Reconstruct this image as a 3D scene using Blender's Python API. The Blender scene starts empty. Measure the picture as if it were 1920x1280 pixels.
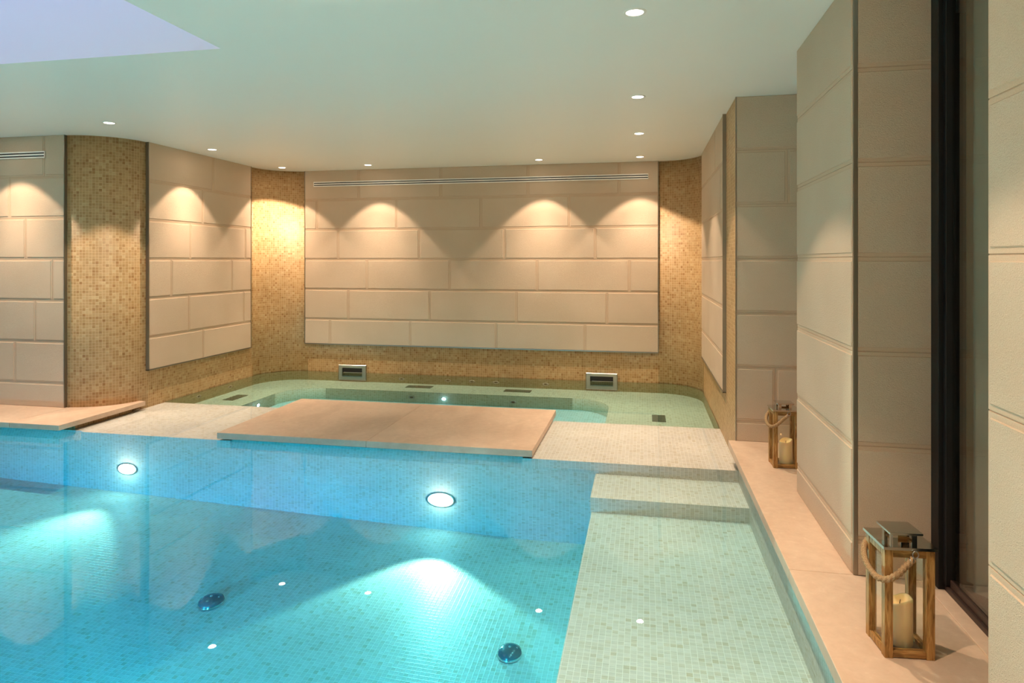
import bpy, bmesh, math, random
from mathutils import Vector, Matrix
random.seed(7)
S = bpy.context.scene
COL = S.collection
PI = math.pi

# ------------------------------------------------------------------ camera, world, exposure
CAMH = 1.298
YAW = math.atan2(247.0, 1238.5)
cam = bpy.data.cameras.new('camera'); cam_o = bpy.data.objects.new('camera', cam); COL.objects.link(cam_o)
cam.sensor_width = 36.0; cam.lens = 1238.5 * 36.0 / 1920.0
cam.shift_y = -151.5 / 1920.0
cam.clip_start = 0.05
cam_o.location = (0, 0, CAMH); cam_o.rotation_euler = (PI / 2, 0, YAW)
S.camera = cam_o

W = bpy.data.worlds.new('world'); S.world = W; W.use_nodes = True
W.node_tree.nodes['Background'].inputs[0].default_value = (0.5, 0.5, 0.6, 1)
W.node_tree.nodes['Background'].inputs[1].default_value = 0.02
S.view_settings.view_transform = 'Standard'; S.view_settings.look = 'None'
S.view_settings.gamma = 1.0; S.view_settings.use_curve_mapping = False
S.view_settings.exposure = 0.0
S.cycles.use_denoising = True
S.cycles.max_bounces = 10; S.cycles.diffuse_bounces = 8; S.cycles.glossy_bounces = 4
S.cycles.transparent_max_bounces = 16; S.cycles.transmission_bounces = 4; S.cycles.volume_bounces = 0
S.cycles.sample_clamp_indirect = 6.0
S.cycles.caustics_reflective = False; S.cycles.caustics_refractive = False

# light powers (the lamps themselves are built further down)
DOWN_POWER = 70.0; DOWN_NARROW = 118.0; DOWN_SPILL = 0.8; DOWN_COL = (1.0, 0.765, 0.56)
POOL_COL = (1.0, 0.97, 0.82)
SKY_COL = (0.36, 0.49, 1.0); SKY_STRENGTH = 1.45

# main levels (metres; right-hand deck is z = 0)
CEIL = 2.478; WATER = -0.160; PLAT = -0.167
XR = 0.651; XL = -4.86; YB = 8.05

# ------------------------------------------------------------------ helpers
def tag(o, label=None, cat=None, group=None, kind=None):
    if label: o['label'] = label
    if cat: o['category'] = cat
    if group: o['group'] = group
    if kind: o['kind'] = kind
    return o

def empty(name, loc=(0, 0, 0), rz=0.0):
    o = bpy.data.objects.new(name, None); o.empty_display_size = 0.1
    o.location = loc; o.rotation_euler = (0, 0, rz); COL.objects.link(o)
    return o

class MB:
    """collects faces with metric UVs, then links them as one mesh object"""
    def __init__(self):
        self.v = []; self.f = []; self.uv = []; self.mi = []; self.sm = []
    def face(self, pts, uvs=None, mi=0, smooth=False):
        n = len(self.v)
        self.v += [tuple(p) for p in pts]
        self.f.append(list(range(n, n + len(pts))))
        if uvs is None:
            p0, p1, p2 = Vector(pts[0]), Vector(pts[1]), Vector(pts[2])
            nn = (p1 - p0).cross(p2 - p0)
            ax = max(range(3), key=lambda i: abs(nn[i]))
            uvs = [(p[1], p[2]) if ax == 0 else (p[0], p[2]) if ax == 1 else (p[0], p[1]) for p in pts]
        self.uv.append(uvs); self.mi.append(mi); self.sm.append(smooth)
    def box(self, a, b, mi=0, M=None):
        x0, y0, z0 = a; x1, y1, z1 = b
        P = [(x0,y0,z0),(x1,y0,z0),(x1,y1,z0),(x0,y1,z0),(x0,y0,z1),(x1,y0,z1),(x1,y1,z1),(x0,y1,z1)]
        Q = [M @ Vector(p) for p in P] if M else P
        for q in ((0,3,2,1),(4,5,6,7),(0,1,5,4),(1,2,6,5),(2,3,7,6),(3,0,4,7)):
            pts = [P[i] for i in q]
            ax = {(0,3,2,1):2,(4,5,6,7):2,(0,1,5,4):1,(1,2,6,5):0,(2,3,7,6):1,(3,0,4,7):0}[q]
            uvs = [(p[1], p[2]) if ax == 0 else (p[0], p[2]) if ax == 1 else (p[0], p[1]) for p in pts]
            self.face([Q[i] for i in q], uvs, mi)
    def prism(self, foot, z0, z1, mi=0, vs=1.0, mi_top=None, smooth_from=None):
        """vertical prism on footprint; side UV = arc length x height*vs"""
        n = len(foot); s = 0.0
        area = sum(foot[i][0]*foot[(i+1)%n][1]-foot[(i+1)%n][0]*foot[i][1] for i in range(n))
        if area < 0:
            foot = list(reversed(foot))
        for i in range(n):
            a = foot[i]; b = foot[(i+1) % n]
            L = math.hypot(b[0]-a[0], b[1]-a[1])
            sm = L < 0.12
            self.face([(a[0],a[1],z0),(b[0],b[1],z0),(b[0],b[1],z1),(a[0],a[1],z1)],
                      [(s,z0*vs),(s+L,z0*vs),(s+L,z1*vs),(s,z1*vs)], mi, sm)
            s += L
        self.face([(p[0],p[1],z1) for p in foot], [(p[0],p[1]) for p in foot], mi if mi_top is None else mi_top)
        self.face([(p[0],p[1],z0) for p in reversed(foot)], [(p[0],p[1]) for p in reversed(foot)], mi)
    def frustum(self, O, U, V, N, u0, u1, v0, v1, h0, h1, ch, mi=0):
        """raised plate with a chamfered rim; O origin, U,V in-plane, N outward"""
        def P(u, v, h): return O + U*u + V*v + N*h
        o = [P(u0,v0,h0),P(u1,v0,h0),P(u1,v1,h0),P(u0,v1,h0)]
        t = [P(u0+ch,v0+ch,h1),P(u1-ch,v0+ch,h1),P(u1-ch,v1-ch,h1),P(u0+ch,v1-ch,h1)]
        ou = [(u0,v0),(u1,v0),(u1,v1),(u0,v1)]
        tu = [(u0+ch,v0+ch),(u1-ch,v0+ch),(u1-ch,v1-ch),(u0+ch,v1-ch)]
        flip = U.cross(V).dot(N) < 0
        def add(pts, uv, m):
            if flip: pts = pts[::-1]; uv = uv[::-1]
            self.face(pts, uv, m)
        add(t, tu, mi)
        for i in range(4):
            j = (i+1) % 4
            add([o[i],o[j],t[j],t[i]], [ou[i],ou[j],tu[j],tu[i]], 0)
    def lathe(self, prof, seg=32, c=(0,0,0), M=None, mi=0, smooth=True, sx=1.0, sy=1.0):
        """profile [(r,z)] about local z, M maps to place"""
        M = M or Matrix.Identity(4); c = Vector(c)
        def pt(r, z, k):
            a = 2*PI*k/seg
            return (M @ Vector((r*math.cos(a)*sx, r*math.sin(a)*sy, z))) + c
        for i in range(len(prof)-1):
            (r0,z0),(r1,z1) = prof[i],prof[i+1]
            for k in range(seg):
                if r0 < 1e-6:
                    pts = [pt(r0,z0,k),pt(r1,z1,k+1),pt(r1,z1,k)][::-1]
                elif r1 < 1e-6:
                    pts = [pt(r0,z0,k),pt(r0,z0,k+1),pt(r1,z1,k)]
                else:
                    pts = [pt(r0,z0,k),pt(r0,z0,k+1),pt(r1,z1,k+1),pt(r1,z1,k)]
                self.face(pts, [(p[0],p[2]) for p in pts], mi, smooth)
    def tube(self, path, rad, seg=10, mi=0, lobes=0, twist=0.0, amp=0.0, closed=False):
        path = [Vector(p) for p in path]; n = len(path)
        prev = None; rings = []; s = 0.0
        up = Vector((0,0,1))
        for i in range(n):
            if closed: t = (path[(i+1)%n]-path[i-1]).normalized()
            else: t = (path[min(i+1,n-1)]-path[max(i-1,0)]).normalized()
            if prev is None:
                a = t.cross(up)
                if a.length < 1e-3: a = t.cross(Vector((1,0,0)))
                a.normalize()
            else:
                a = (prev - t*prev.dot(t)).normalized()
            prev = a; b = t.cross(a)
            if i: s += (path[i]-path[i-1]).length
            ring = []
            for k in range(seg):
                th = 2*PI*k/seg
                r = rad*(1.0 + (amp*abs(math.sin(lobes*0.5*(th)+twist*s)) - amp*0.5 if lobes else 0.0))
                ring.append(path[i] + a*(r*math.cos(th)) + b*(r*math.sin(th)))
            rings.append((ring, s))
        m = n if closed else n-1
        for i in range(m):
            (A,s0),(B,s1) = rings[i], rings[(i+1)%n]
            for k in range(seg):
                l = (k+1)%seg
                self.face([A[k],B[k],B[l],A[l]], [(s0,k/seg),(s1,k/seg),(s1,(k+1)/seg),(s0,(k+1)/seg)], mi, True)
        if not closed:
            self.face(rings[0][0][::-1] and [p for p in rings[0][0]], None, mi)
            self.face(rings[-1][0][::-1], None, mi)
    def build(self, name, mats, parent=None, bevel=0.0, weld=True):
        me = bpy.data.meshes.new(name)
        me.from_pydata(self.v, [], self.f)
        uvl = me.uv_layers.new(name='UVMap')
        i = 0
        for fu in self.uv:
            for u in fu:
                uvl.data[i].uv = u; i += 1
        if not isinstance(mats, (list, tuple)): mats = [mats]
        for m in mats: me.materials.append(m)
        for p, mi, sm in zip(me.polygons, self.mi, self.sm):
            p.material_index = mi; p.use_smooth = sm
        if weld:
            bm = bmesh.new(); bm.from_mesh(me)
            bmesh.ops.remove_doubles(bm, verts=bm.verts, dist=1e-5)
            bmesh.ops.recalc_face_normals(bm, faces=bm.faces)
            bm.to_mesh(me); bm.free()
        me.update()
        o = bpy.data.objects.new(name, me); COL.objects.link(o)
        if parent: o.parent = parent
        if bevel > 0:
            b = o.modifiers.new('bevel', 'BEVEL'); b.width = bevel; b.segments = 2; b.limit_method = 'ANGLE'
            b.harden_normals = False
        return o

def arc(cx, cy, r, a0, a1, n=24):
    return [(cx + r*math.cos(math.radians(a0+(a1-a0)*k/n)), cy + r*math.sin(math.radians(a0+(a1-a0)*k/n))) for k in range(n+1)]

def copy_tree(o, parent=None):
    c = o.copy(); COL.objects.link(c)
    if parent: c.parent = parent
    for ch in list(o.children): copy_tree(ch, c)
    return c

# ------------------------------------------------------------------ materials
def mat(name):
    m = bpy.data.materials.new(name); m.use_nodes = True
    nt = m.node_tree; nt.nodes.clear()
    out = nt.nodes.new('ShaderNodeOutputMaterial')
    return m, nt, out
def N(nt, t, **k):
    n = nt.nodes.new(t)
    for a, b in k.items(): setattr(n, a, b)
    return n
def math_n(nt, op, a, b=None, c=None):
    n = nt.nodes.new('ShaderNodeMath'); n.operation = op
    for i, x in enumerate((a, b, c)):
        if x is None: continue
        if hasattr(x, 'is_linked') or hasattr(x, 'links'): nt.links.new(x, n.inputs[i])
        else: n.inputs[i].default_value = x
    return n.outputs[0]
def mixc(nt, fac, a, b, mode='MIX'):
    n = nt.nodes.new('ShaderNodeMix'); n.data_type = 'RGBA'; n.blend_type = mode
    for idx, x in ((0, fac), (6, a), (7, b)):
        if hasattr(x, 'links'): nt.links.new(x, n.inputs[idx])
        elif idx == 0: n.inputs[0].default_value = x
        else: n.inputs[idx].default_value = (x[0], x[1], x[2], 1)
    return n.outputs[2]
def ramp(nt, fac, stops):
    n = nt.nodes.new('ShaderNodeValToRGB'); nt.links.new(fac, n.inputs[0])
    e = n.color_ramp.elements
    while len(e) < len(stops): e.new(0.5)
    for el, (p, c) in zip(e, stops): el.position = p; el.color = (c[0], c[1], c[2], 1)
    return n.outputs[0]
def bsdf(nt, out, color=None, rough=0.5, metal=0.0, normal=None, spec=0.5):
    b = nt.nodes.new('ShaderNodeBsdfPrincipled')
    if color is not None:
        if hasattr(color, 'links'): nt.links.new(color, b.inputs['Base Color'])
        else: b.inputs['Base Color'].default_value = (color[0], color[1], color[2], 1)
    if hasattr(rough, 'links'): nt.links.new(rough, b.inputs['Roughness'])
    else: b.inputs['Roughness'].default_value = rough
    b.inputs['Metallic'].default_value = metal
    b.inputs['Specular IOR Level'].default_value = spec
    if normal is not None: nt.links.new(normal, b.inputs['Normal'])
    nt.links.new(b.outputs[0], out.inputs[0])
    return b
def bump(nt, h, strength=0.3, dist=0.01):
    n = nt.nodes.new('ShaderNodeBump'); n.inputs['Strength'].default_value = strength
    n.inputs['Distance'].default_value = dist; nt.links.new(h, n.inputs['Height'])
    return n.outputs[0]
def noise(nt, vec, scale, detail=2.0, rough=0.5, dist=0.0):
    n = nt.nodes.new('ShaderNodeTexNoise'); n.inputs['Scale'].default_value = scale
    n.inputs['Detail'].default_value = detail; n.inputs['Roughness'].default_value = rough
    n.inputs['Distortion'].default_value = dist
    if vec is not None: nt.links.new(vec, n.inputs['Vector'])
    return n.outputs['Fac']

def mosaic(name, stops, grout, rough=0.25, streak=0.35, pitch=0.0275, gw=0.045, spec=0.5, patch=0.12, dry=0.0):
    m, nt, out = mat(name)
    uv = N(nt, 'ShaderNodeUVMap').outputs[0]
    sc = N(nt, 'ShaderNodeVectorMath', operation='SCALE'); nt.links.new(uv, sc.inputs[0]); sc.inputs[3].default_value = 1.0/pitch
    sep = N(nt, 'ShaderNodeSeparateXYZ'); nt.links.new(sc.outputs[0], sep.inputs[0])
    fl = N(nt, 'ShaderNodeVectorMath', operation='FLOOR'); nt.links.new(sc.outputs[0], fl.inputs[0])
    wn = N(nt, 'ShaderNodeTexWhiteNoise', noise_dimensions='3D'); nt.links.new(fl.outputs[0], wn.inputs['Vector'])
    base = ramp(nt, wn.outputs['Value'], stops)
    # lamellae running along u inside each tile, different in every tile
    off = N(nt, 'ShaderNodeVectorMath', operation='MULTIPLY_ADD')
    nt.links.new(wn.outputs['Color'], off.inputs[0]); off.inputs[1].default_value = (40, 40, 40); nt.links.new(sc.outputs[0], off.inputs[2])
    st = N(nt, 'ShaderNodeVectorMath', operation='MULTIPLY'); nt.links.new(off.outputs[0], st.inputs[0]); st.inputs[1].default_value = (0.35, 3.2, 1)
    ns = noise(nt, st.outputs[0], 1.0, 2.0)
    ns2 = ramp(nt, ns, [(0.25, (1-streak,)*3), (0.7, (1+streak*0.25,)*3)])
    c = mixc(nt, 1.0, base, ns2, 'MULTIPLY')
    # large soft variation in batch colour
    big = noise(nt, sc.outputs[0], 0.06, 2.0)
    c = mixc(nt, 1.0, c, ramp(nt, big, [(0.3, (1-patch,)*3), (0.7, (1.0,)*3)]), 'MULTIPLY')
    fx = math_n(nt, 'FRACT', sep.outputs[0]); fy = math_n(nt, 'FRACT', sep.outputs[1])
    ex = math_n(nt, 'MINIMUM', fx, math_n(nt, 'SUBTRACT', 1.0, fx))
    ey = math_n(nt, 'MINIMUM', fy, math_n(nt, 'SUBTRACT', 1.0, fy))
    gx = math_n(nt, 'LESS_THAN', ex, gw); gy = math_n(nt, 'LESS_THAN', ey, gw*0.8)
    g = math_n(nt, 'MAXIMUM', gx, gy)
    c = mixc(nt, g, c, grout)
    e = math_n(nt, 'MINIMUM', ex, ey)
    hh = math_n(nt, 'MINIMUM', math_n(nt, 'MULTIPLY', e, 8.0), 1.0)
    hh = math_n(nt, 'ADD', hh, math_n(nt, 'MULTIPLY', wn.outputs['Value'], 0.3))
    nn = bump(nt, hh, 0.35, 0.002)
    bsdf(nt, out, c, rough, 0.0, nn, spec)
    return m

M_MOSAIC = mosaic('mosaic_amber', [(0.0,(0.35,0.175,0.06)),(0.07,(0.41,0.235,0.09)),(0.35,(0.47,0.29,0.125)),(0.85,(0.52,0.335,0.16)),(1.0,(0.57,0.40,0.21))],
                  (0.60,0.43,0.24), rough=0.45, streak=0.18, gw=0.05, spec=0.35)
M_PEARL = mosaic('mosaic_pearl', [(0.0,(0.65,0.57,0.44)),(0.06,(0.70,0.625,0.52)),(0.22,(0.74,0.685,0.60)),(0.7,(0.77,0.72,0.655)),(1.0,(0.81,0.765,0.71))],
                 (0.88,0.84,0.78), rough=0.45, streak=0.16, spec=0.3)

M_SPATILE = mosaic('mosaic_honey', [(0.0,(0.56,0.46,0.28)),(0.1,(0.62,0.53,0.35)),(0.6,(0.68,0.60,0.42)),(1.0,(0.72,0.65,0.48))],
                  (0.76,0.69,0.52), rough=0.45, streak=0.16, spec=0.3)

def stone(name, rough_face=True):
    tint = (1.0, 1.0, 1.0) if rough_face else (0.96, 0.91, 0.88)
    m, nt, out = mat(name)
    uv = N(nt, 'ShaderNodeUVMap').outputs[0]
    n1 = noise(nt, uv, 2.2, 4.0)
    c = ramp(nt, n1, [(0.3,(0.55,0.42,0.30)),(0.7,(0.61,0.475,0.35))])
    sp = noise(nt, uv, 260.0, 1.0)
    c = mixc(nt, 0.25, c, ramp(nt, sp, [(0.35,(0.48,0.37,0.265)),(0.65,(0.67,0.535,0.40))]))
    v = N(nt, 'ShaderNodeTexVoronoi', feature='F1'); nt.links.new(uv, v.inputs['Vector']); v.inputs['Scale'].default_value = 2.3
    pit = math_n(nt, 'LESS_THAN', v.outputs['Distance'], 0.014)
    c = mixc(nt, pit, c, (0.12,0.08,0.05))
    c = mixc(nt, 1.0, c, tint, 'MULTIPLY')
    if rough_face:
        mp = N(nt, 'ShaderNodeMapping'); nt.links.new(uv, mp.inputs[0]); mp.inputs['Scale'].default_value = (1.0, 1.7, 1.0)
        h = noise(nt, mp.outputs[0], 105.0, 2.0, 0.5, 1.6)
        nn = bump(nt, h, 0.9, 0.0035)
    else:
        nn = bump(nt, noise(nt, uv, 300.0, 1.0), 0.1, 0.001)
    bsdf(nt, out, c, 0.75, 0.0, nn, 0.3)
    return m
M_STONE_S = stone('stone_smooth', False); M_STONE = stone('stone_textured', True)

def limestone():
    m, nt, out = mat('limestone')
    g = N(nt, 'ShaderNodeTexCoord').outputs['Object']
    mp = N(nt, 'ShaderNodeMapping'); nt.links.new(g, mp.inputs[0]); mp.inputs['Scale'].default_value = (1.0, 0.55, 1.0)
    n1 = noise(nt, mp.outputs[0], 3.2, 6.0, 0.6, 0.8)
    c = ramp(nt, n1, [(0.28,(0.50,0.335,0.225)),(0.5,(0.60,0.42,0.295)),(0.72,(0.69,0.51,0.37))])
    n2 = noise(nt, g, 22.0, 5.0, 0.65, 0.4)
    c = mixc(nt, 0.35, c, ramp(nt, n2, [(0.3,(0.50,0.36,0.26)),(0.62,(0.66,0.50,0.38)),(0.72,(0.80,0.68,0.55))]))
    v = N(nt, 'ShaderNodeTexVoronoi', feature='F1'); nt.links.new(g, v.inputs['Vector']); v.inputs['Scale'].default_value = 3.4
    c = mixc(nt, math_n(nt, 'LESS_THAN', v.outputs['Distance'], 0.022), c, (0.20,0.13,0.08))
    bsdf(nt, out, c, 0.42, 0.0, bump(nt, n2, 0.08, 0.002), 0.4)
    return m
M_LIME = limestone()

def plain(name, color, rough=0.5, metal=0.0, spec=0.5, var=0.04, scale=8.0):
    m, nt, out = mat(name)
    g = N(nt, 'ShaderNodeTexCoord').outputs['Object']
    n1 = noise(nt, g, scale, 3.0)
    lo = tuple(x*(1-var) for x in color); hi = tuple(min(1, x*(1+var)) for x in color)
    c = ramp(nt, n1, [(0.3, lo), (0.7, hi)])
    bsdf(nt, out, c, rough, metal, None, spec)
    return m
M_CEIL = plain('ceiling_paint', (0.86,0.86,0.83), 0.42, 0.0, 0.35, 0.01, 0.8)
M_WHITE = plain('white_enamel', (0.85,0.83,0.78), 0.35)
M_BLACK = plain('black_frame', (0.010,0.009,0.009), 0.45, 0.0, 0.25)
M_BROWN = plain('dark_bronze', (0.045,0.026,0.020), 0.4, 0.0, 0.4)
M_SLOT = plain('slot_black', (0.012,0.010,0.010), 0.6)
M_STEEL = plain('brushed_steel', (0.42,0.38,0.33), 0.32, 1.0)
M_CHROME = plain('polished_steel', (0.72,0.70,0.67), 0.09, 1.0, var=0.02)
M_TRIM = plain('edge_trim', (0.30,0.27,0.22), 0.35, 0.9)
M_GRATE = plain('grate_olive', (0.085,0.085,0.05), 0.5, 0.0, 0.3)
M_DRAIN = plain('drain_cover', (0.035,0.10,0.12), 0.22, 0.0, 0.6)
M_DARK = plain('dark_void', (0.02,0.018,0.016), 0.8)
M_CURT = plain('curtain_fabric', (0.66,0.66,0.60), 0.9)
M_PLASTER = plain('plaster', (0.74,0.70,0.64), 0.8)

def wood():
    m, nt, out = mat('reclaimed_wood')
    g = N(nt, 'ShaderNodeUVMap').outputs[0]
    mp = N(nt, 'ShaderNodeMapping'); nt.links.new(g, mp.inputs[0]); mp.inputs['Scale'].default_value = (60.0, 6.0, 1.0)
    n1 = noise(nt, mp.outputs[0], 1.6, 4.0, 0.6, 1.2)
    c = ramp(nt, n1, [(0.3,(0.15,0.065,0.016)),(0.5,(0.36,0.185,0.055)),(0.7,(0.54,0.32,0.115))])
    n2 = noise(nt, g, 9.0, 2.0)
    c = mixc(nt, ramp(nt, n2, [(0.62,(0,0,0)),(0.70,(0.8,)*3)]), c, (0.09,0.04,0.012))
    bsdf(nt, out, c, 0.5, 0.0, bump(nt, n1, 0.2, 0.001), 0.3)
    return m
M_WOOD = wood()
def rope():
    m, nt, out = mat('jute_rope')
    g = N(nt, 'ShaderNodeUVMap').outputs[0]
    mp = N(nt, 'ShaderNodeMapping'); nt.links.new(g, mp.inputs[0]); mp.inputs['Scale'].default_value = (260.0, 9.0, 1.0)
    n1 = noise(nt, mp.outputs[0], 2.0, 3.0, 0.6)
    c = ramp(nt, n1, [(0.3,(0.20,0.115,0.05)),(0.55,(0.40,0.25,0.13)),(0.75,(0.56,0.40,0.24))])
    bsdf(nt, out, c, 0.9, 0.0, bump(nt, n1, 0.6, 0.0015), 0.1)
    return m
M_ROPE = rope()
def wax():
    m, nt, out = mat('candle_wax')
    b = bsdf(nt, out, (0.88,0.72,0.44), 0.5)
    b.inputs['Subsurface Weight'].default_value = 0.5
    b.inputs['Subsurface Radius'].default_value = (0.03, 0.018, 0.008)
    b.inputs['Subsurface Scale'].default_value = 0.6
    return m
M_WAX = wax()
def emit(name, col, s):
    m, nt, out = mat(name)
    e = N(nt, 'ShaderNodeEmission'); e.inputs[0].default_value = (*col, 1); e.inputs[1].default_value = s
    nt.links.new(e.outputs[0], out.inputs[0]); return m
def thin_glass(name, tint, ior=1.45, rough=0.0, extra=0.0, pane=True):
    m, nt, out = mat(name)
    t = N(nt, 'ShaderNodeBsdfTransparent'); t.inputs[0].default_value = (*tint, 1)
    g = N(nt, 'ShaderNodeBsdfGlossy'); g.inputs['Roughness'].default_value = rough
    g.inputs['Color'].default_value = (1, 1, 1, 1)
    fr = N(nt, 'ShaderNodeFresnel'); fr.inputs[0].default_value = ior
    if pane:   # a thin pane reflects alike on both of its faces
        geo = N(nt, 'ShaderNodeNewGeometry')
        nt.links.new(math_n(nt, 'MULTIPLY_ADD', geo.outputs['Backfacing'], 1.0/ior - ior, ior), fr.inputs[0])
    f = fr.outputs[0]
    if extra: f = math_n(nt, 'ADD', f, extra)
    mx = N(nt, 'ShaderNodeMixShader'); nt.links.new(f, mx.inputs[0])
    nt.links.new(t.outputs[0], mx.inputs[1]); nt.links.new(g.outputs[0], mx.inputs[2])
    nt.links.new(mx.outputs[0], out.inputs[0])
    return m, nt, out
M_GLASS, _, _ = thin_glass('lantern_glass', (0.98,0.99,0.97), 1.35)
M_DOORGLASS, _, _ = thin_glass('door_glass', (0.78,0.78,0.74), 1.5, 0.0, 0.02)
M_WATER, nt_, out_ = thin_glass('water', (0.99,1.0,1.0), 1.33, pane=False)
vol = N(nt_, 'ShaderNodeVolumeAbsorption'); vol.inputs['Color'].default_value = (0.02, 0.815, 0.95, 1); vol.inputs['Density'].default_value = 1.0
nt_.links.new(vol.outputs[0], out_.inputs[1])

# ------------------------------------------------------------------ setting
def struct(o): o['kind'] = 'structure'; return o

# ceiling with the skylight shaft
SX0, SX1, SY0, SY1 = -6.2, -2.31, 0.2, 3.29
b = MB()
ZT = CEIL + 0.12
b.box((-7.7,-3.2,CEIL),(SX0,8.3,ZT)); b.box((SX1,-3.2,CEIL),(1.6,8.3,ZT))
b.box((SX0,-3.2,CEIL),(SX1,SY0,ZT)); b.box((SX0,SY1,CEIL),(SX1,8.3,ZT))
b.box((SX0-0.1,SY0-0.1,ZT),(SX0,SY1+0.1,3.5)); b.box((SX1,SY0-0.1,ZT),(SX1+0.1,SY1+0.1,3.5))
b.box((SX0,SY0-0.1,ZT),(SX1,SY0,3.5)); b.box((SX0,SY1,ZT),(SX1,SY1+0.1,3.5))
struct(b.build('ceiling', M_CEIL))
b = MB(); b.box((SX0-0.1,SY0-0.1,3.5),(SX1+0.1,SY1+0.1,3.53))
struct(b.build('window_1', emit('dusk_sky_glass', SKY_COL, SKY_STRENGTH)))

# mosaic walls
foot = [(-7.6,5.28),(-5.34,5.28)] + arc(-5.34,5.76,0.48,-90,0)[1:] + [(XL,7.55),(-7.6,7.55)]
b = MB(); b.prism(foot,-1.3,CEIL); struct(b.build('wall_left', M_MOSAIC))
foot = arc(-4.36,7.55,0.5,180,90) + arc(XR-0.48,YB-0.48,0.48,90,0) + [(1.0,YB-0.48),(1.0,8.3),(-5.2,8.3),(-5.2,7.55)]
b = MB(); b.prism(foot,-1.3,CEIL); struct(b.build('wall_back', M_MOSAIC))
b = MB(); b.prism([(XR,7.57),(XR,5.0),(1.5,5.0),(1.5,7.57)],-1.3,CEIL); struct(b.build('wall_right', M_MOSAIC))
# rest of the room, behind and beside the camera
b = MB(); b.box((-7.7,-3.2,-1.6),(-7.6,5.3,CEIL)); struct(b.build('wall_far_left', M_PLASTER))
b = MB(); b.box((-7.7,-3.2,-1.6),(1.6,-3.1,CEIL)); struct(b.build('wall_front', M_PLASTER))
b = MB(); b.box((1.3,3.9,0.0),(1.4,5.0,CEIL)); struct(b.build('wall_niche', M_PLASTER))

# right-hand stone deck with coping edge
b = MB()
ys = [-3.1,-0.10,1.42,2.955,4.995]
for y0, y1 in zip(ys, ys[1:]):
    b.box((0.60,y0+0.001,-0.051),(1.098,y1-0.001,0.0))
    b.box((1.098,y0+0.001,-0.051),(1.9,y1-0.001,0.0))
b.box((1.102,1.86,0.0),(1.19,2.95,0.005))
b.box((-7.6,-3.1,-0.051),(-0.30,0.26,0.0))
struct(b.build('floor', M_LIME, bevel=0.003))

# ------------------------------------------------------------------ pool shell
pool = tag(empty('swimming_pool', (-2.3, 4.0, PLAT)), 'large blue mosaic tiled swimming pool filling the foreground', 'swimming pool')
def child(o, parent):
    o.parent = parent; o.matrix_parent_inverse = parent.matrix_world.inverted(); return o
def part(b, name, mats, parent, **k):
    o = b.build(name, mats, None, **k)
    o.parent = parent
    o.matrix_parent_inverse = Matrix.Translation(parent.location).inverted() if parent.rotation_euler.z == 0 else (Matrix.Translation(parent.location) @ Matrix.Rotation(parent.rotation_euler.z,4,'Z')).inverted()
    return o
VS = 2.4
def fz(x, y):   # pool floor level: falls towards the steps and towards the shallow front
    x = max(min(x, 0.7), -7.6)
    t = (x + 5.5) / 4.6
    t = max(-0.3, min(1.0, t))
    return -0.615 - 0.155*t - 0.075*(4.82 - y)
b = MB()
xs = [-7.6,-6.5,-5.5,-4.58,-3.66,-2.74,-1.82,-0.9,0.7]; yy = [-3.1,-1.0,0.5,2,3.5,4.9]
for i in range(len(xs)-1):
    for j in range(len(yy)-1):
        q = [(xs[i],yy[j]),(xs[i+1],yy[j]),(xs[i+1],yy[j+1]),(xs[i],yy[j+1])]
        b.face([(x,y,fz(x,y)) for x,y in q],[(x,y) for x,y in q],0,True)
part(b,'pool_floor',M_PEARL,pool)
# mosaic causeway between pool and spa, level with the water, forming the pool's end wall
NF = 4.856
foot = [(-7.6,NF),(-4.725,NF),(-4.725,4.825),(-3.30,4.825),(-3.30,NF),(-0.885,NF),(-0.885,4.825),(XR,4.825),(XR,6.0),(XL,6.0),(XL,5.26),(-7.6,5.26)]
b = MB(); b.prism(foot,-0.24,PLAT,0,VS)
low = [(-7.6,4.825),(XR,4.825),(XR,6.0),(XL,6.0),(XL,5.26),(-7.6,5.26)]
b.prism(low,-1.25,-0.24,0,VS)
for xa, xb in ((-7.6,-4.725),(-3.30,-0.885)):
    b.face([(xa,4.825,-0.24),(xb,4.825,-0.24),(xb,NF,PLAT),(xa,NF,PLAT)],[(xa+7.6,-0.24*VS),(xb+7.6,-0.24*VS),(xb+7.6,PLAT*VS),(xa+7.6,PLAT*VS)])
part(b,'causeway',M_PEARL,pool)
# side wall under the coping
b = MB(); b.prism([(XR-0.004,-3.1),(0.80,-3.1),(0.80,4.99),(XR-0.004,4.99)],-1.4,-0.051,0,VS); part(b,'side_wall',M_PEARL,pool)
NW = 0.30
b = MB(); b.prism([(-7.6,-3.1),(-0.336,-3.1),(-0.336,NW),(-7.6,NW)],-1.4,-0.051,0,VS); part(b,'near_wall',M_PEARL,pool)
# step and long bench
b = MB(); b.prism([(-0.343,4.34),(XR,4.34),(XR,4.83),(-0.343,4.83)],-1.25,-0.250,0,VS); part(b,'step',M_PEARL,pool)
b = MB(); b.prism([(-0.335,-3.1),(XR,-3.1),(XR,4.342),(-0.335,4.342)],-1.3,-0.345,0,VS); part(b,'bench',M_PEARL,pool)

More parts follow.
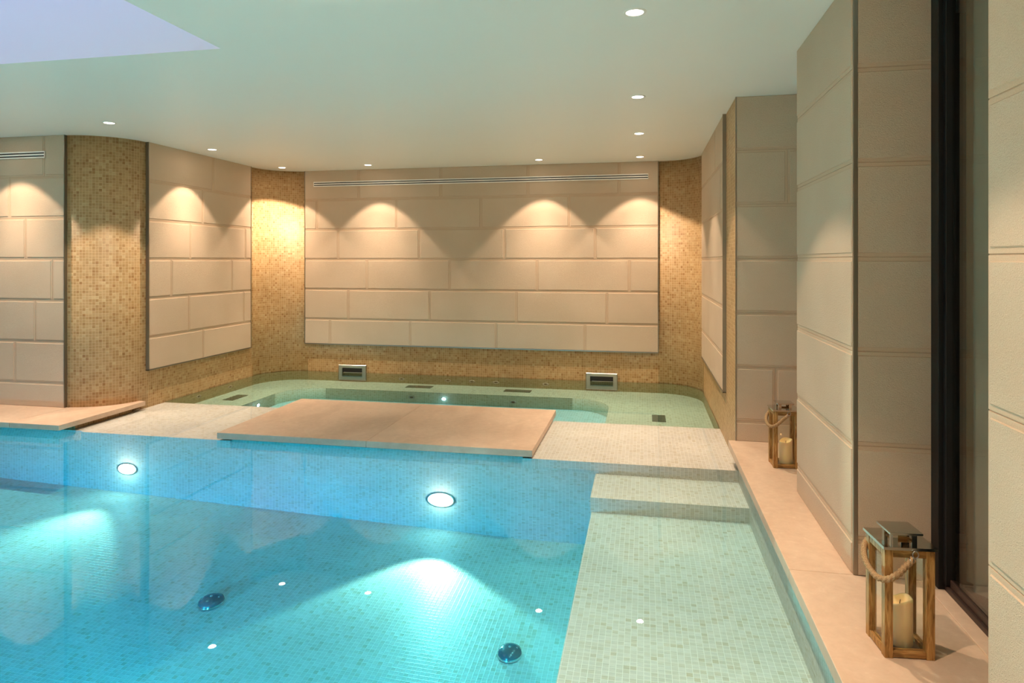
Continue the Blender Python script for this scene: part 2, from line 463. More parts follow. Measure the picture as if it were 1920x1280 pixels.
# left stone ledge on its plinth
led = tag(empty('stone_ledge',(-5.5,4.68,-0.124)),'thin pinkish limestone ledge at left, below the striped air slot and mosaic curve','ledge')
fl = arc(-5.34,5.76,0.475,-90,-12,16)
foot = [(-5.30,4.68),(-4.80,4.68),(-4.80,5.66)] + list(reversed(fl)) + [(-5.34,5.275),(-5.30,5.27)]
foot = [(-5.298,4.68),(-4.80,4.68),(-4.80,5.66),(-4.872,5.66)] + list(reversed(fl)) + [(-5.298,5.283)]
b = MB(); b.prism(foot,-0.124,-0.081); b.prism([(-7.6,4.68),(-5.302,4.68),(-5.302,5.278),(-7.6,5.278)],-0.124,-0.081)
part(b,'slab',M_LIME,led,bevel=0.002)
b = MB(); b.prism([(-7.59,4.90),(-4.86,4.90),(-4.86,5.55),(-4.9,5.6),(-5.34,5.27),(-7.59,5.27)],-0.166,-0.124)
part(b,'plinth',M_MOSAIC,led)

# two stepping slabs across the causeway
for (x0,x1,lab) in ((-3.405,-2.112,'wide flat limestone slab lying on the mosaic causeway, left half of the bridge'),
                    (-2.110,-0.806,'wide flat limestone slab lying on the mosaic causeway, right half nearest the steps')):
    b = MB(); b.box((x0,4.80,-0.150),(x1,6.150,-0.100))
    o = b.build('stone_slab', M_LIME, bevel=0.002); tag(o,lab,'slab','stone slabs across the causeway')
    bb = MB(); bb.box((x0+0.14,4.98,-0.167),(x1-0.14,5.95,-0.150)); s = bb.build('support_plinth', M_MOSAIC); s.parent = o

# ------------------------------------------------------------------ spa
spa = tag(empty('spa_pool',(-2.1,7.0,-0.28)),'shallow mosaic spa pool with submerged seat ledge under the back wall','spa pool')
LZ = -0.276; BZ = -0.41
inner = [(-4.285,5.9),(-4.285,6.4)] + arc(-3.855,7.125,0.43,180,90,16) + arc(-0.80,7.12,0.434,90,0,16) + [(-0.366,6.4),(-0.366,5.9)]
outer = [(-4.9,5.9),(-4.9,6.4)] + arc(-4.36,7.55,0.54,180,90,16) + arc(XR-0.48,YB-0.48,0.52,90,0,16) + [(0.70,6.4),(0.70,5.9)]
b = MB()
for i in range(len(inner)-1):
    a0,a1,o0,o1 = inner[i],inner[i+1],outer[i],outer[i+1]
    b.face([(*a0,LZ),(*a1,LZ),(*o1,LZ),(*o0,LZ)],[a0,a1,o1,o0])
s = 0
for i in range(len(inner)-1):
    a0,a1 = inner[i],inner[i+1]; L = math.dist(a0,a1)
    b.face([(*a0,-0.6),(*a1,-0.6),(*a1,LZ),(*a0,LZ)],[(s,-0.6*VS),(s+L,-0.6*VS),(s+L,LZ*VS),(s,LZ*VS)],0,L<0.1); s += L
part(b,'seat_ledge',M_SPATILE,spa)
M_PAINTED_SHADE = mosaic('mosaic_painted_shade', [(0.0,(0.22,0.19,0.07)),(0.2,(0.28,0.25,0.11)),(1.0,(0.34,0.31,0.16))], (0.36,0.33,0.18), rough=0.45, streak=0.15, spec=0.3)  # olive paints water tint and dimmer light into the submerged wall mosaic
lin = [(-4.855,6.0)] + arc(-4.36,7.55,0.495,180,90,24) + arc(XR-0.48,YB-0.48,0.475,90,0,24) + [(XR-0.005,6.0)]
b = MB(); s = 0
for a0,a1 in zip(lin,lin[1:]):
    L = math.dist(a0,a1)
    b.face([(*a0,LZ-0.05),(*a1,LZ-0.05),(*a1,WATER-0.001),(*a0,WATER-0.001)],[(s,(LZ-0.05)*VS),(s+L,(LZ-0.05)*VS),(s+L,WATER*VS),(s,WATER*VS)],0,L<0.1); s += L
part(b,'painted_shade_band',M_PAINTED_SHADE,spa)  # strip added over the wall to carry the painted underwater shade
b = MB(); b.face([(-4.4,5.9,BZ),(-0.2,5.9,BZ),(-0.2,7.7,BZ),(-4.4,7.7,BZ)]); part(b,'basin_floor',M_PEARL,spa)

# ------------------------------------------------------------------ water
b = MB()
foot = [(-7.62,-3.12),(XR+0.01,-3.12),(XR+0.01,YB+0.01),(XL-0.01,YB+0.01),(XL-0.01,5.27),(-7.62,5.27)]
b.prism(foot,-1.22,WATER)
tag(b.build('pool_water',M_WATER),'calm clear blue-green water covering the swimming pool, causeway and spa','water',kind='stuff')

# ------------------------------------------------------------------ stone cladding panels
ZJ = [0.145+0.3895*k for k in range(6)]
def panel_mesh(b, O, U, Nn, width, z0, z1, vj, thick=0.028, cap=True, th2=None, left=0.0, right=0.0):
    """vj: {row index from floor: [u joints]}"""
    V = Vector((0,0,1)); O = Vector(O); U = Vector(U); Nn = Vector(Nn)
    base = thick - 0.006
    b.frustum(O,U,V,Nn,0,width,z0,z1,0.0,base,0.0,0)
    levels = [z0] + [z for z in ZJ if z0+0.03 < z < z1-0.03] + [z1]
    for i in range(len(levels)-1):
        a, c = levels[i], levels[i+1]
        row = sum(1 for z in ZJ if z <= a+0.04)
        js = [0.0] + [u for u in sorted(vj.get(row,[])) if 0.02 < u < width-0.02] + [width]
        for k in range(len(js)-1):
            u0, u1 = js[k], js[k+1]
            e0 = 0.0012 if k > 0 else 0.0; e1 = 0.0012 if k < len(js)-2 else 0.0
            f0 = 0.0012 if i > 0 else 0.0; f1 = 0.0012 if i < len(levels)-2 else 0.0
            b.frustum(O,U,V,Nn,u0+e0,u1-e1,a+f0,c-f1,base,base+0.003,0.001,0)
            g0 = 0.0165 if k > 0 else left; g1 = 0.0165 if k < len(js)-2 else right
            h0 = 0.0165 if i > 0 else 0.0; h1 = 0.0165 if i < len(levels)-2 else 0.0
            b.frustum(O,U,V,Nn,u0+g0,u1-g1,a+h0,c-h1,base+0.003,base+0.007,0.003,1)

def rep(vals, lo, hi, p=1.112):
    out = []
    for v in vals:
        k = v
        while k > lo: k -= p
        while k < hi:
            if k > lo: out.append(k)
            k += p
    return out
MS = [M_STONE_S, M_STONE]
def trim_bar(pts, parent, name='metal_edge'):
    b = MB()
    for a, c in pts: b.box(a, c)
    return part(b, name, M_TRIM, parent)

# back panel  u = X + 4.386
x0 = -4.386; wd = 4.552; z0 = 0.21; z1 = CEIL
P = tag(empty('stone_cladding',(x0,YB,z0)),'long beige stone block panel on the back wall with the air slot above','wall panel','stone block wall panels')
b = MB()
vj = {6:[-3.626,-2.515,-1.398,-0.289],5:[-4.214,-3.11,-1.994,-0.888],4:[-3.916,-2.805,-1.694,-0.575],3:[-3.515,-2.402,-1.285,-0.169],
      2:[-3.774,-2.663,-1.546,-0.434],1:[-4.029,-2.923,-1.802,-0.697]}
vj = {k:[u-x0 for u in v] for k,v in vj.items()}
panel_mesh(b,(x0,YB,0),(1,0,0),(0,-1,0),wd,z0,z1,vj,0.030)
part(b,'stone_blocks',MS,P)
trim_bar([((x0-0.007,YB-0.034,z0-0.006),(x0,YB,z1)),((x0+wd,YB-0.034,z0-0.006),(x0+wd+0.007,YB,z1)),((x0-0.007,YB-0.034,z0-0.009),(x0+wd+0.007,YB,z0))],P)
# left alcove panel  u = Y - 5.736
y0 = 5.742; wd = 1.738
P = tag(empty('stone_cladding',(XL,y0,z0)),'beige stone block panel on the left alcove wall beside the mosaic curve','wall panel','stone block wall panels')
b = MB()
vj = {6:[6.739],5:[6.558],4:[6.354,7.36],3:[6.061,7.09],2:[6.329,7.33],1:[6.567]}
vj = {k:[u-y0 for u in v] for k,v in vj.items()}
panel_mesh(b,(XL,y0,0),(0,1,0),(1,0,0),wd,z0+0.003,z1,vj,0.030)
part(b,'stone_blocks',MS,P)
trim_bar([((XL,y0-0.008,z0-0.006),(XL+0.034,y0,z1)),((XL,y0+wd,z0-0.006),(XL+0.034,y0+wd+0.007,z1)),((XL,y0-0.008,z0-0.006),(XL+0.034,y0+wd+0.007,z0+0.003))],P)
# right alcove panel
y0 = 5.56; wd = 2.02
P = tag(empty('stone_cladding',(XR,y0,0.24)),'narrow-looking pinkish stone block panel on the right alcove wall','wall panel','stone block wall panels')
b = MB(); vj = {6:[0.62],5:[0.2],4:[],3:[],2:[],1:[]}
panel_mesh(b,(XR,y0,0),(0,1,0),(-1,0,0),wd,0.24,z1,vj,0.022)
part(b,'stone_blocks',MS,P)
trim_bar([((XR-0.028,y0-0.010,0.235),(XR,y0,z1)),((XR-0.028,y0-0.010,0.232),(XR,y0+wd,0.24))],P)
# far-left wall panel, up to X = -5.332
x0 = -7.55; wd = -5.332 - x0
P = tag(empty('stone_cladding',(x0,5.28,-0.081)),'beige stone block wall at the left edge of the photo, left of the mosaic curve','wall panel','stone block wall panels')
b = MB()
vj = {6:[-5.554],5:[-5.948],4:[-5.765],3:[-5.465],2:[-5.656],1:[-5.886],0:[]}
vj = {k:[u-x0 for u in rep(v,x0,-5.33)] for k,v in vj.items()}
panel_mesh(b,(x0,5.28,0),(1,0,0),(0,-1,0),wd,-0.081,z1,vj,0.024)
part(b,'stone_blocks',MS,P)
trim_bar([((x0+wd,5.249,-0.081),(x0+wd+0.008,5.28,z1))],P)
# niche panel behind the small lantern
P = tag(empty('stone_cladding',(XR,5.0,0)),'shaded stone block panel in the niche behind the far lantern','wall panel','stone block wall panels')
b = MB(); vj = {5:[0.999-XR],1:[0.916-XR],3:[],4:[]}
panel_mesh(b,(XR+0.004,5.0,0),(1,0,0),(0,-1,0),0.70,0.0,z1,vj,0.012)
part(b,'stone_blocks',MS,P)
trim_bar([((XR-0.002,4.985,0.0),(XR+0.004,5.001,z1))],P)
# middle pillar: pool face, near face
def pillar(loc, y0, y1, lab, side=True):
    P = tag(empty('stone_pillar',(0.87,(y0+y1)/2,0)),lab,'pillar','stone block pillars by the deck')
    b = MB()
    b.box((0.856,y0+0.012,0),(1.20,y1,CEIL),0)
    panel_mesh(b,(0.858,y0+0.010,0),(0,1,0),(-1,0,0),y1-y0-0.012,0.0,CEIL,{},0.012, left=0.004)
    if side:
        panel_mesh(b,(0.866,y0+0.012,0),(1,0,0),(0,-1,0),0.334,0.0,CEIL,{},0.012)
    part(b,'stone_blocks',MS,P)
    trim_bar([((0.850,y0-0.001,0.0),(0.866,y0+0.012,CEIL))],P,'metal_corner')
    return P
pillar(None,2.952,3.963,'beige stone block pillar between the two lanterns with bronze corner strip')
P = tag(empty('stone_pillar',(0.87,0.5,0)),'pale coarse stone block pillar at the right edge of the photo','pillar','stone block pillars by the deck')
b = MB(); b.box((0.856,-3.1,0),(1.36,1.862,CEIL),0)
panel_mesh(b,(0.858,-3.1,0),(0,1,0),(-1,0,0),4.962,0.0,CEIL,{k:rep([0.9+0.37*k],0,4.0) for k in range(7)},0.012,right=0.014)
part(b,'stone_blocks',MS,P)

# ------------------------------------------------------------------ air slots
def vent(xa, xb, Y, lab):
    V = tag(empty('slot_diffuser',((xa+xb)/2,Y,2.30)),lab,'air vent','linear air vents high on the walls')
    za, zb = 2.268, 2.332
    b = MB()
    h = (zb-za)
    for f0,f1 in ((0,0.20),(0.38,0.62),(0.80,1.0)): b.box((xa,Y-0.012,za+h*f0),(xb,Y,za+h*f1))
    b.box((xa-0.004,Y-0.012,za),(xa,Y,zb)); b.box((xb,Y-0.012,za),(xb+0.004,Y,zb))
    part(b,'frame',M_WHITE,V,bevel=0.001)
    b = MB(); b.box((xa,Y-0.003,za+0.001),(xb,Y+0.0,zb-0.001)); part(b,'slot',M_SLOT,V)
vent(-4.256,0.050,YB-0.0305,'long white twin-slot air vent across the top of the back wall panel')
vent(-7.3,-5.545,5.2555,'short white twin-slot air vent at the upper left edge of the photo')

# ------------------------------------------------------------------ downlights
M_LENS = emit('downlight_lens',(1.0,0.93,0.80),14.0)
def downlight(x, y, lab, power=1.0):
    D = tag(empty('downlight',(x,y,CEIL)),lab,'ceiling light','round recessed downlights in the ceiling')
    b = MB(); b.lathe([(0.040,-0.001),(0.043,-0.005),(0.053,-0.004),(0.056,0.0005)],32); o = b.build('trim_ring',M_WHITE,D)
    b = MB(); b.lathe([(0.0,-0.0025),(0.041,-0.0025)],24,smooth=False); o = b.build('lens',M_LENS,D)
    l = bpy.data.lights.new('downlight_lamp','SPOT'); l.energy = DOWN_POWER*power; l.color = DOWN_COL
    l.spot_size = math.radians(87); l.spot_blend = 0.2; l.shadow_soft_size = 0.022
    lo = bpy.data.objects.new('downlight_lamp',l); COL.objects.link(lo); lo.parent = D; lo.location = (0,0,-0.012)
    l = bpy.data.lights.new('downlight_beam','SPOT'); l.energy = DOWN_NARROW*power; l.color = DOWN_COL
    l.spot_size = math.radians(72); l.spot_blend = 0.9; l.shadow_soft_size = 0.03
    lo = bpy.data.objects.new('downlight_beam',l); COL.objects.link(lo); lo.parent = D; lo.location = (0,0,-0.012)
    l = bpy.data.lights.new('downlight_spill','AREA'); l.shape = 'DISK'; l.size = 0.07; l.energy = DOWN_SPILL*power; l.color = DOWN_COL
    lo = bpy.data.objects.new('downlight_spill',l); COL.objects.link(lo); lo.parent = D; lo.location = (0,0,-0.008)
    return D
DL = [(-0.042,3.19,'largest round downlight, at the top edge of the photo right of centre'),
      (-0.042,4.84,'downlight second nearest in the right-hand row, left of the stone pillar'),
      (-0.042,6.235,'downlight third along the right-hand row, between its neighbours before the vent'),
      (-0.042,7.635,'downlight in the far right corner, at the right end of the back row'),
      (-1.203,7.635,'downlight over the right part of the long back wall panel'),
      (-3.333,7.635,'downlight over the left part of the long back wall panel'),
      (-4.493,7.635,'downlight over the far left mosaic corner'),
      (-4.49,6.25,'downlight in front of the left alcove stone panel'),
      (-4.487,4.87,'leftmost downlight, in front of the mosaic curve'),
      (-5.82,4.87,'downlight beyond the left edge, above the left stone wall'),
      (-0.042,1.60,'downlight overhead, nearer than the topmost one in the photo'),
      (-0.042,0.0,'downlight above the viewpoint'),
      (-0.042,-1.6,'added fill downlight behind the viewpoint, right-hand row'),  # this unseen row is added as warm ambient fill for the hall
      (-1.5,-1.6,'added fill downlight behind the viewpoint, second from the right'),
      (-3.0,-1.6,'added fill downlight behind the viewpoint, third from the right'),
      (-4.5,-1.6,'added fill downlight behind the viewpoint, fourth from the right')]
PW = {3.19:1.15, 1.60:1.2, 0.0:1.3, -1.6:2.3}
for x, y, lab in DL: downlight(x, y, lab, PW.get(y, 1.0))

# ------------------------------------------------------------------ underwater lamps
M_POOLLAMP = emit('pool_lamp_lens',(0.85,1.0,1.0),22.0)
def pool_lamp(x, y, z, rz, lab, power, size=70, blend=0.2, ax=(0,0), vis=True, sx=0.10, sz=0.048, col=POOL_COL):
    """lamp set in a wall facing -Y before rotation"""
    D = tag(empty('underwater_light',(x,y,z),rz),lab,'pool light','bright round lamps in the pool walls')
    R = Matrix.Rotation(PI/2,4,'X')
    b = MB(); b.lathe([(1.0,0.0),(1.0,0.006),(0.86,0.010),(0.84,0.004)],40,M=R,sx=sx*1.16,sy=sz*1.2); b.build('steel_rim',M_STEEL,D)
    b = MB(); b.lathe([(1.0,0.004),(0.8,0.022),(0.45,0.034),(0.0,0.038)],32,M=R,sx=sx,sy=sz); b.build('lens',M_POOLLAMP,D)
    l = bpy.data.lights.new('underwater_lamp' if power < 500 else 'underwater_fill_lamp','SPOT'); l.energy = power; l.color = col
    l.spot_size = math.radians(size); l.spot_blend = blend; l.shadow_soft_size = 0.03
    lo = bpy.data.objects.new('underwater_lamp',l); COL.objects.link(lo); lo.parent = D
    lo.location = (0,-0.06,0); lo.rotation_euler = (-PI/2+ax[0],0,ax[1])
    l = bpy.data.lights.new('underwater_glow','POINT'); l.energy = 2.0; l.color = col; l.shadow_soft_size = 0.03
    lo = bpy.data.objects.new('underwater_glow',l); COL.objects.link(lo); lo.parent = D; lo.location = (0,-0.085,0)
    return D
pool_lamp(-1.515,4.825,-0.521,0,'bright white underwater lamp nearest the steps, below the stone slabs',360,92,0.12,(-0.20,0.15),col=(1.0,0.52,0.33))
pool_lamp(-4.267,4.825,-0.456,0,'bright white underwater lamp at left, below the gap between ledge and slabs',440,84,1.0,(0.0,0.06),col=(1.0,0.52,0.33),sx=0.085,sz=0.042)
pool_lamp(-7.59,2.6,-0.45,-PI/2,'added unseen fill lamp in the pool wall beyond the left edge',720,82,0.5,(0.50,0.0),col=(0.85,0.97,0.86))  # this and the following lamps are unseen, added to fill the pool with light
pool_lamp(-5.6,NW,-0.5,PI,'added unseen fill lamp in the near pool wall, behind the viewpoint at left',720,82,0.5,(0.50,0.0),col=(0.85,0.97,0.86))
pool_lamp(-3.6,NW,-0.5,PI,'added unseen fill lamp in the near pool wall, middle one behind the viewpoint',720,82,0.5,(0.50,0.0),col=(0.85,0.97,0.86))
pool_lamp(-1.6,NW,-0.5,PI,'added unseen fill lamp in the near pool wall, directly behind the viewpoint',720,82,0.5,(0.50,0.0),col=(0.85,0.97,0.86))

# ------------------------------------------------------------------ spa fittings
def on_wall_M(rz): return Matrix.Rotation(rz,4,'Z') @ Matrix.Rotation(PI/2,4,'X')
def jet(x,y,z,rz,lab):
    D = tag(empty('jet_nozzle',(x,y,z),rz),lab,'spa jet','small round jets in the spa walls')
    R = Matrix.Rotation(PI/2,4,'X')
    b = MB(); b.lathe([(0.040,0.0),(0.040,0.005),(0.028,0.009),(0.022,0.002)],24,M=R,sy=0.45); b.build('collar',M_STEEL,D)
    b = MB(); b.lathe([(0.0,0.006),(0.016,0.005),(0.022,0.002)],20,M=R,sy=0.45); b.build('nozzle',M_SLOT,D)
jet(XL,6.526,-0.212,PI/2,'spa jet low on the left alcove wall, nearest the causeway')
jet(XL,7.096,-0.212,PI/2,'spa jet low on the left alcove wall, nearest the back corner')
for i,(x,lab) in enumerate(((-3.053,'first spa jet to the right of the left skimmer on the back wall'),(-2.432,'second spa jet from the left skimmer along the back wall'),
     (-2.119,'middle spa jet of the back wall row'),(-1.809,'fourth spa jet from the left skimmer along the back wall'),(-1.184,'spa jet on the back wall nearest the right skimmer'))):
    jet(x,YB,-0.221,0,lab)
jet(XR,7.35,-0.225,-PI/2,'spa jet low on the right alcove wall, nearest the back corner')
jet(XR,6.62,-0.225,-PI/2,'spa jet low on the right alcove wall, nearest the causeway')
jet(-2.735,7.55,-0.344,0,'spa jet in the basin wall left of the small blue-white spa lamp')
jet(-1.493,7.55,-0.350,0,'spa jet in the basin wall right of the small blue-white spa lamp')
M_SPAL = emit('spa_lamp_lens',(0.80,0.88,1.0),20.0)
def spa_lamp(x,y,z,rz,lab):
    D = tag(empty('spa_light',(x,y,z),rz),lab,'spa light','small bright spa lamps under water')
    R = Matrix.Rotation(PI/2,4,'X')
    b = MB(); b.lathe([(0.036,0.0),(0.036,0.006),(0.026,0.008)],24,M=R,sy=0.6); b.build('rim',M_STEEL,D)
    b = MB(); b.lathe([(0.027,0.006),(0.015,0.012),(0.0,0.014)],20,M=R,sy=0.6); b.build('lens',M_SPAL,D)
    l = bpy.data.lights.new('spa_lamp','POINT'); l.energy = 0.12; l.color = (0.75,0.85,1.0); l.shadow_soft_size = 0.02
    lo = bpy.data.objects.new('spa_lamp',l); COL.objects.link(lo); lo.parent = D; lo.location = (0,-0.05,0)
spa_lamp(-2.331,7.55,-0.346,0,'tiny bright spa lamp in the middle of the far basin wall')
spa_lamp(-4.285,6.77,-0.338,PI/2,'tiny bright spa lamp at the left end of the basin, at the causeway edge')
def grate(cx,cy,w,d,rz,lab):
    D = tag(empty('floor_grate',(cx,cy,LZ),rz),lab,'grate','dark rectangular grates on the spa ledge')
    b = MB()
    b.box((-w/2,-d/2,0),(w/2,-d/2+0.008,0.005)); b.box((-w/2,d/2-0.008,0),(w/2,d/2,0.005))
    b.box((-w/2,-d/2,0),(-w/2+0.008,d/2,0.005)); b.box((w/2-0.008,-d/2,0),(w/2,d/2,0.005))
    n = int(w/0.012)
    for k in range(n): 
        x = -w/2+0.008+(w-0.016)*(k+0.5)/n
        b.box((x-0.0042,-d/2+0.008,0.001),(x+0.0042,d/2-0.008,0.004))
    b.build('bars',M_GRATE,D)
    b = MB(); b.box((-w/2,-d/2,0.0),(w/2,d/2,0.0012)); b.build('base_plate',M_SLOT,D)
grate(-4.60,6.82,0.29,0.13,PI/2,'dark rectangular grate on the left arm of the spa ledge')
grate(-2.743,7.85,0.325,0.13,0,'dark rectangular grate on the back spa ledge nearest the left skimmer')
grate(-1.493,7.83,0.325,0.13,0,'dark rectangular grate on the back spa ledge nearest the right skimmer')
grate(0.147,6.745,0.275,0.133,PI/2,'dark rectangular grate on the right arm of the spa ledge')
def skimmer(x0,x1,lab):
    D = tag(empty('skimmer',((x0+x1)/2,YB,-0.27)),lab,'skimmer','steel framed skimmers in the back wall of the spa')
    z0,z1 = -0.262,-0.060; f = 0.040
    b = MB(); O = Vector(((x0),YB,0)); U = Vector((1,0,0)); V = Vector((0,0,1)); Nn = Vector((0,-1,0))
    zo0,zo1 = -0.205,-0.100
    xo0,xo1 = x0+f+0.012,x1-f-0.012
    R0 = [(x0,z0),(x1,z0),(x1,z1),(x0,z1)]; R1 = [(x0+0.008,z0+0.008),(x1-0.008,z0+0.008),(x1-0.008,z1-0.008),(x0+0.008,z1-0.008)]
    R2 = [(xo0,zo0),(xo1,zo0),(xo1,zo1),(xo0,zo1)]
    def pt(p,h): return (p[0],YB-h,p[1])
    for A,ha,B,hb in ((R0,0.0,R0,0.014),(R0,0.014,R1,0.022),(R1,0.022,R2,0.020),(R2,0.020,R2,0.001)):
        for i in range(4):
            j=(i+1)%4; b.face([pt(A[i],ha),pt(A[j],ha),pt(B[j],hb),pt(B[i],hb)])
    part(b,'steel_frame',M_STEEL,D)
    b = MB(); b.box((xo0-0.002,YB-0.003,zo0-0.002),(xo1+0.002,YB-0.001,zo1+0.002)); part(b,'opening',M_SLOT,D)
    b = MB(); b.box((xo0+0.02,YB-0.016,-0.163),(xo1-0.004,YB-0.004,-0.156)); part(b,'weir_flap',M_STEEL,D)
skimmer(-3.918,-3.534,'steel framed skimmer opening in the back wall, left one')
skimmer(-0.689,-0.309,'steel framed skimmer opening in the back wall, right one')

# ------------------------------------------------------------------ pool floor drains
def drain(x,y,r,lab):
    z = fz(x,y)
    D = tag(empty('floor_drain',(x,y,z)),lab,'drain','round dark domed drain covers on the pool floor')
    b = MB(); b.lathe([(r*1.0,0.0),(r*1.0,0.012),(r*0.93,0.026),(r*0.6,0.038),(r*0.2,0.042),(0,0.042)],40,sy=1.12); b.build('cover',M_DRAIN,D)
    b = MB(); b.lathe([(r*1.03,0.0),(r*1.03,0.008),(r*0.98,0.014)],40,sy=1.12); b.build('rim',M_CHROME,D)
    for dx,s in ((0.0,1.0),(-0.62,0.8),(0.58,0.8)):
        b = MB(); b.lathe([(0.0075*s,0.0),(0.0075*s,0.006),(0.0,0.009)],12,c=(dx*r,dx*0.25*r,0.040-0.014*abs(dx))); b.build('screw',M_CHROME,D)
import sys
def hit_floor(px,py):
    a=(px-960)/1238.5; bb=(488.5-py)/1238.5
    d=Vector((-math.sin(YAW)+a*math.cos(YAW), math.cos(YAW)+a*math.sin(YAW), bb)); t=1.0
    for _ in range(60):
        p = d*t; z = CAMH+d.z*t
        t = (fz(p.x,p.y)-CAMH)/d.z
    return d.x*t, d.y*t
DR = [(-0.715,3.52),(-2.62,3.62)]
drain(-0.722,3.555,0.066,'dark round drain cover on the pool floor close to the bench')
drain(-2.603,3.615,0.072,'dark round drain cover on the pool floor at left, below the left lamp glow')

# ------------------------------------------------------------------ glazed door in the recess by the deck
door = struct(empty('door_1',(1.20,2.4,0)))
b = MB()
b.box((1.138,2.880,0.0),(1.196,2.949,CEIL)); b.box((1.155,2.856,0.03),(1.192,2.880,CEIL))
b.box((1.15,1.87,2.455),(1.196,2.949,CEIL))
b.box((1.15,1.864,0.0),(1.30,1.90,CEIL))
part(b,'door_frame',M_BLACK,door,bevel=0.002)
b = MB(); b.box((1.160,1.90,0.0),(1.30,2.880,0.025)); b.box((1.170,1.90,0.025),(1.20,2.86,0.055))
part(b,'threshold',M_BROWN,door,bevel=0.003)
b = MB(); b.box((1.176,1.90,0.055),(1.182,2.86,2.456)); part(b,'glass_pane',M_DOORGLASS,door)
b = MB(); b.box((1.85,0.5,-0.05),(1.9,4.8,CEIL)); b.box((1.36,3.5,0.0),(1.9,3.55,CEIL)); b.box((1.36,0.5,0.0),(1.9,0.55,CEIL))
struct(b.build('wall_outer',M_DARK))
# curtain behind the glass
b = MB(); pts = []
for k in range(41):
    t = k/40; y = 2.02+0.92*t
    pts.append((1.265+0.024*math.sin(t*PI*13)+0.006*math.sin(t*31), y))
foot = pts + [(p[0]+0.004,p[1]) for p in reversed(pts)]
n = len(pts)
for i in range(n-1):
    for dx,rev in ((0,False),(0.004,True)):
        q = [(pts[i][0]+dx,pts[i][1],0.02),(pts[i+1][0]+dx,pts[i+1][1],0.02),(pts[i+1][0]+dx,pts[i+1][1],2.44),(pts[i][0]+dx,pts[i][1],2.44)]
        b.face(q[::-1] if rev else q,None,0,True)
tag(b.build('curtain',M_CURT),'grey curtain hanging behind the dark glass door','curtain')

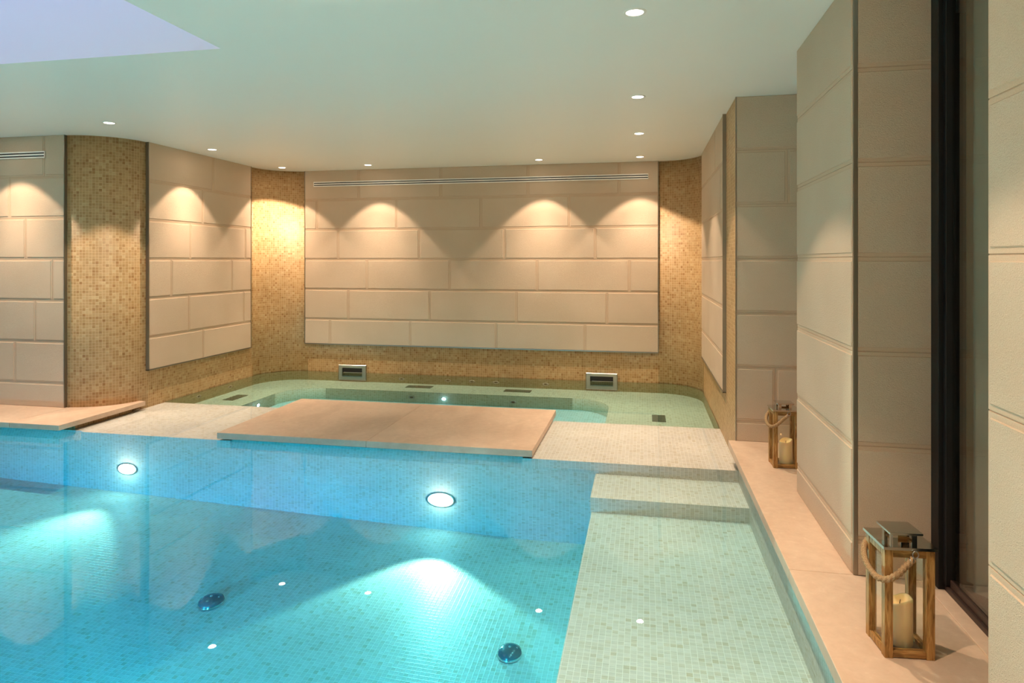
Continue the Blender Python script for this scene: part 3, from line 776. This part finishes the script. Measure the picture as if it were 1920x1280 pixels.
# ------------------------------------------------------------------ lanterns with candles
def lantern():
    L = empty('lantern',(0,0,0))
    w, d, H, p = 0.155, 0.148, 0.356, 0.026
    def bx(a,b_,name,m,parent=L,bev=0.0015):
        q = MB(); q.box(a,b_); return q.build(name,m,parent,bevel=bev)
    for sx in (-1,1):
        for sy in (-1,1):
            x0 = -w/2 if sx<0 else w/2-p; yy0 = -d/2 if sy<0 else d/2-p
            bx((x0,yy0,0),(x0+p,yy0+p,H),'corner_post',M_WOOD)
    r = 0.020
    for sy in (-1,1):
        yy0 = -d/2+0.002 if sy<0 else d/2-r-0.002
        q = MB(); q.box((0.0,0,-w/2+p),(0.022,r,w/2-p),M=Matrix(((0,0,1,0),(0,1,0,yy0),(1,0,0,0.003),(0,0,0,1)))); q.build('bottom_rail',M_WOOD,L,bevel=0.0015)
        q = MB(); q.box((0.0,0,-w/2+p),(0.026,r,w/2-p),M=Matrix(((0,0,1,0),(0,1,0,yy0),(1,0,0,H-0.027),(0,0,0,1)))); q.build('top_rail',M_WOOD,L,bevel=0.0015)
    for sx in (-1,1):
        x0 = -w/2+0.002 if sx<0 else w/2-r-0.002
        q = MB(); q.box((x0,-d/2+p,0.003),(x0+r,d/2-p,0.025)); q.build('bottom_rail',M_WOOD,L,bevel=0.0015)
        q = MB(); q.box((x0,-d/2+p,H-0.027),(x0+r,d/2-p,H-0.001)); q.build('top_rail',M_WOOD,L,bevel=0.0015)
    bx((-w/2+0.02,-d/2+0.02,0.004),(w/2-0.02,d/2-0.02,0.010),'base_plate',M_STEEL)
    for sy in (-1,1):
        y = sy*(d/2-0.012); bx((-w/2+p,y-0.001,0.025),(w/2-p,y+0.001,H-0.027),'glass_pane',M_GLASS,bev=0)
    for sx in (-1,1):
        x = sx*(w/2-0.012); bx((x-0.001,-d/2+p,0.025),(x+0.001,d/2-p,H-0.027),'glass_pane',M_GLASS,bev=0)
    # metal top plate with a square opening
    q = MB(); e = 0.0835; hw = 0.036; za, zb = H, H+0.009
    q.box((-e,-e+0.003,za),(-hw,e-0.003,zb)); q.box((hw,-e+0.003,za),(e,e-0.003,zb)); q.box((-hw,-e+0.003,za),(hw,-hw,zb)); q.box((-hw,hw,za),(hw,e-0.003,zb))
    top = q.build('metal_lid',M_CHROME,L)
    for sx in (-1,1):
        for sy in (-1,1):
            q = MB()
            q.box((sx*0.038-0.002,sy*0.026-0.008,zb-0.002),(sx*0.038+0.002,sy*0.026+0.008,zb+0.029))
            q.box((sx*0.030-0.008,sy*0.038-0.002,zb-0.002),(sx*0.030+0.008,sy*0.038+0.002,zb+0.029))
            q.build('bracket',M_CHROME,top)
    q = MB(); q.box((-0.052,-0.052,zb+0.029),(0.052,0.052,zb+0.036)); q.build('cap_plate',M_CHROME,L,bevel=0.001)
    # rope handle hanging over the left side, clipped front and back
    ctrl = [(0.006,-0.086,0.334),(-0.018,-0.096,0.318),(-0.050,-0.104,0.290),(-0.080,-0.098,0.268),(-0.100,-0.070,0.262),(-0.106,-0.020,0.272),(-0.100,0.030,0.292),(-0.078,0.075,0.314),(-0.045,0.096,0.330),(-0.010,0.090,0.342)]
    P = [Vector(c) for c in ctrl]; path = []
    for i in range(len(P)-1):
        p0,p1,p2,p3 = P[max(i-1,0)],P[i],P[i+1],P[min(i+2,len(P)-1)]
        for k in range(12):
            t = k/12
            path.append(0.5*((2*p1)+(-p0+p2)*t+(2*p0-5*p1+4*p2-p3)*t*t+(-p0+3*p1-3*p2+p3)*t**3))
    path.append(P[-1])
    q = MB(); q.tube(path[2:-2],0.0088,18,lobes=3,twist=210.0,amp=0.55); h = q.build('rope_handle',M_ROPE,L)
    for idx,pa in ((0,path[:9]),(1,path[-9:])):
        q = MB(); q.tube(pa,0.0088,14); q.build('ferrule',M_STEEL,h)
    for sy in (-1,1):
        c = Vector((0.012,sy*0.086,H-0.010)); q = MB()
        q.tube([c+Vector((0.009*math.cos(a),0.0,0.011*math.sin(a))) for a in [2*PI*k/20 for k in range(20)]],0.0019,8,closed=True)
        q.build('ring',M_STEEL,h)
    return L
def candle():
    # battery pillar candle with a wavy hollowed top
    b = MB(); R = 0.0395; Hc = 0.150; seg = 40
    def top(a): return Hc + 0.010*math.sin(a*1.0+2.2) + 0.003*math.sin(3*a)
    rings = []
    for r,zf in ((R*0.93,lambda a:0.0),(R,lambda a:0.006),(R,lambda a:top(a)-0.008),(R*0.985,lambda a:top(a)-0.002),(R*0.93,lambda a:top(a)),(R*0.86,lambda a:top(a)-0.003),(R*0.7,lambda a:Hc-0.016),(R*0.3,lambda a:Hc-0.020)):
        rings.append([(r*math.cos(2*PI*k/seg),r*math.sin(2*PI*k/seg),zf(2*PI*k/seg)) for k in range(seg)])
    for A,B in zip(rings,rings[1:]):
        for k in range(seg):
            l=(k+1)%seg; b.face([A[k],A[l],B[l],B[k]],None,0,True)
    b.face(rings[0][::-1]); b.face(rings[-1])
    c = b.build('candle',M_WAX)
    q = MB(); q.tube([(0,0,Hc-0.022),(0.001,0,Hc-0.012),(0.003,0,Hc-0.004)],0.0013,8); w = q.build('wick',M_DARK,c)
    l = bpy.data.lights.new('candle_led','POINT'); l.energy = 0.018; l.color = (1.0,0.62,0.25); l.shadow_soft_size = 0.006
    lo = bpy.data.objects.new('candle_led',l); COL.objects.link(lo); lo.parent = c; lo.location = (0,0,Hc+0.004)
    return c
L1 = lantern(); L1.location = (0.8435,2.436,0.0); L1.rotation_euler.z = math.radians(5)
tag(L1,'wooden lantern with steel lid and rope handle, nearest, beside the glass door','lantern','wooden lanterns on the deck')
L2 = copy_tree(L1); L2.location = (0.872,4.452,0.0); L2.rotation_euler.z = math.radians(2)
tag(L2,'smaller-looking wooden lantern half hidden behind the pillar, in the far niche','lantern','wooden lanterns on the deck')
c1 = candle(); c1.location = (0.846,2.440,0.0102); c1.rotation_euler.z = 0.3
tag(c1,'cream pillar candle inside the nearest wooden lantern','candle','pillar candles in the lanterns')
c2 = copy_tree(c1); c2.location = (0.884,4.452,0.0102); c2.rotation_euler.z = 1.2
tag(c2,'cream pillar candle inside the far lantern in the niche','candle','pillar candles in the lanterns')
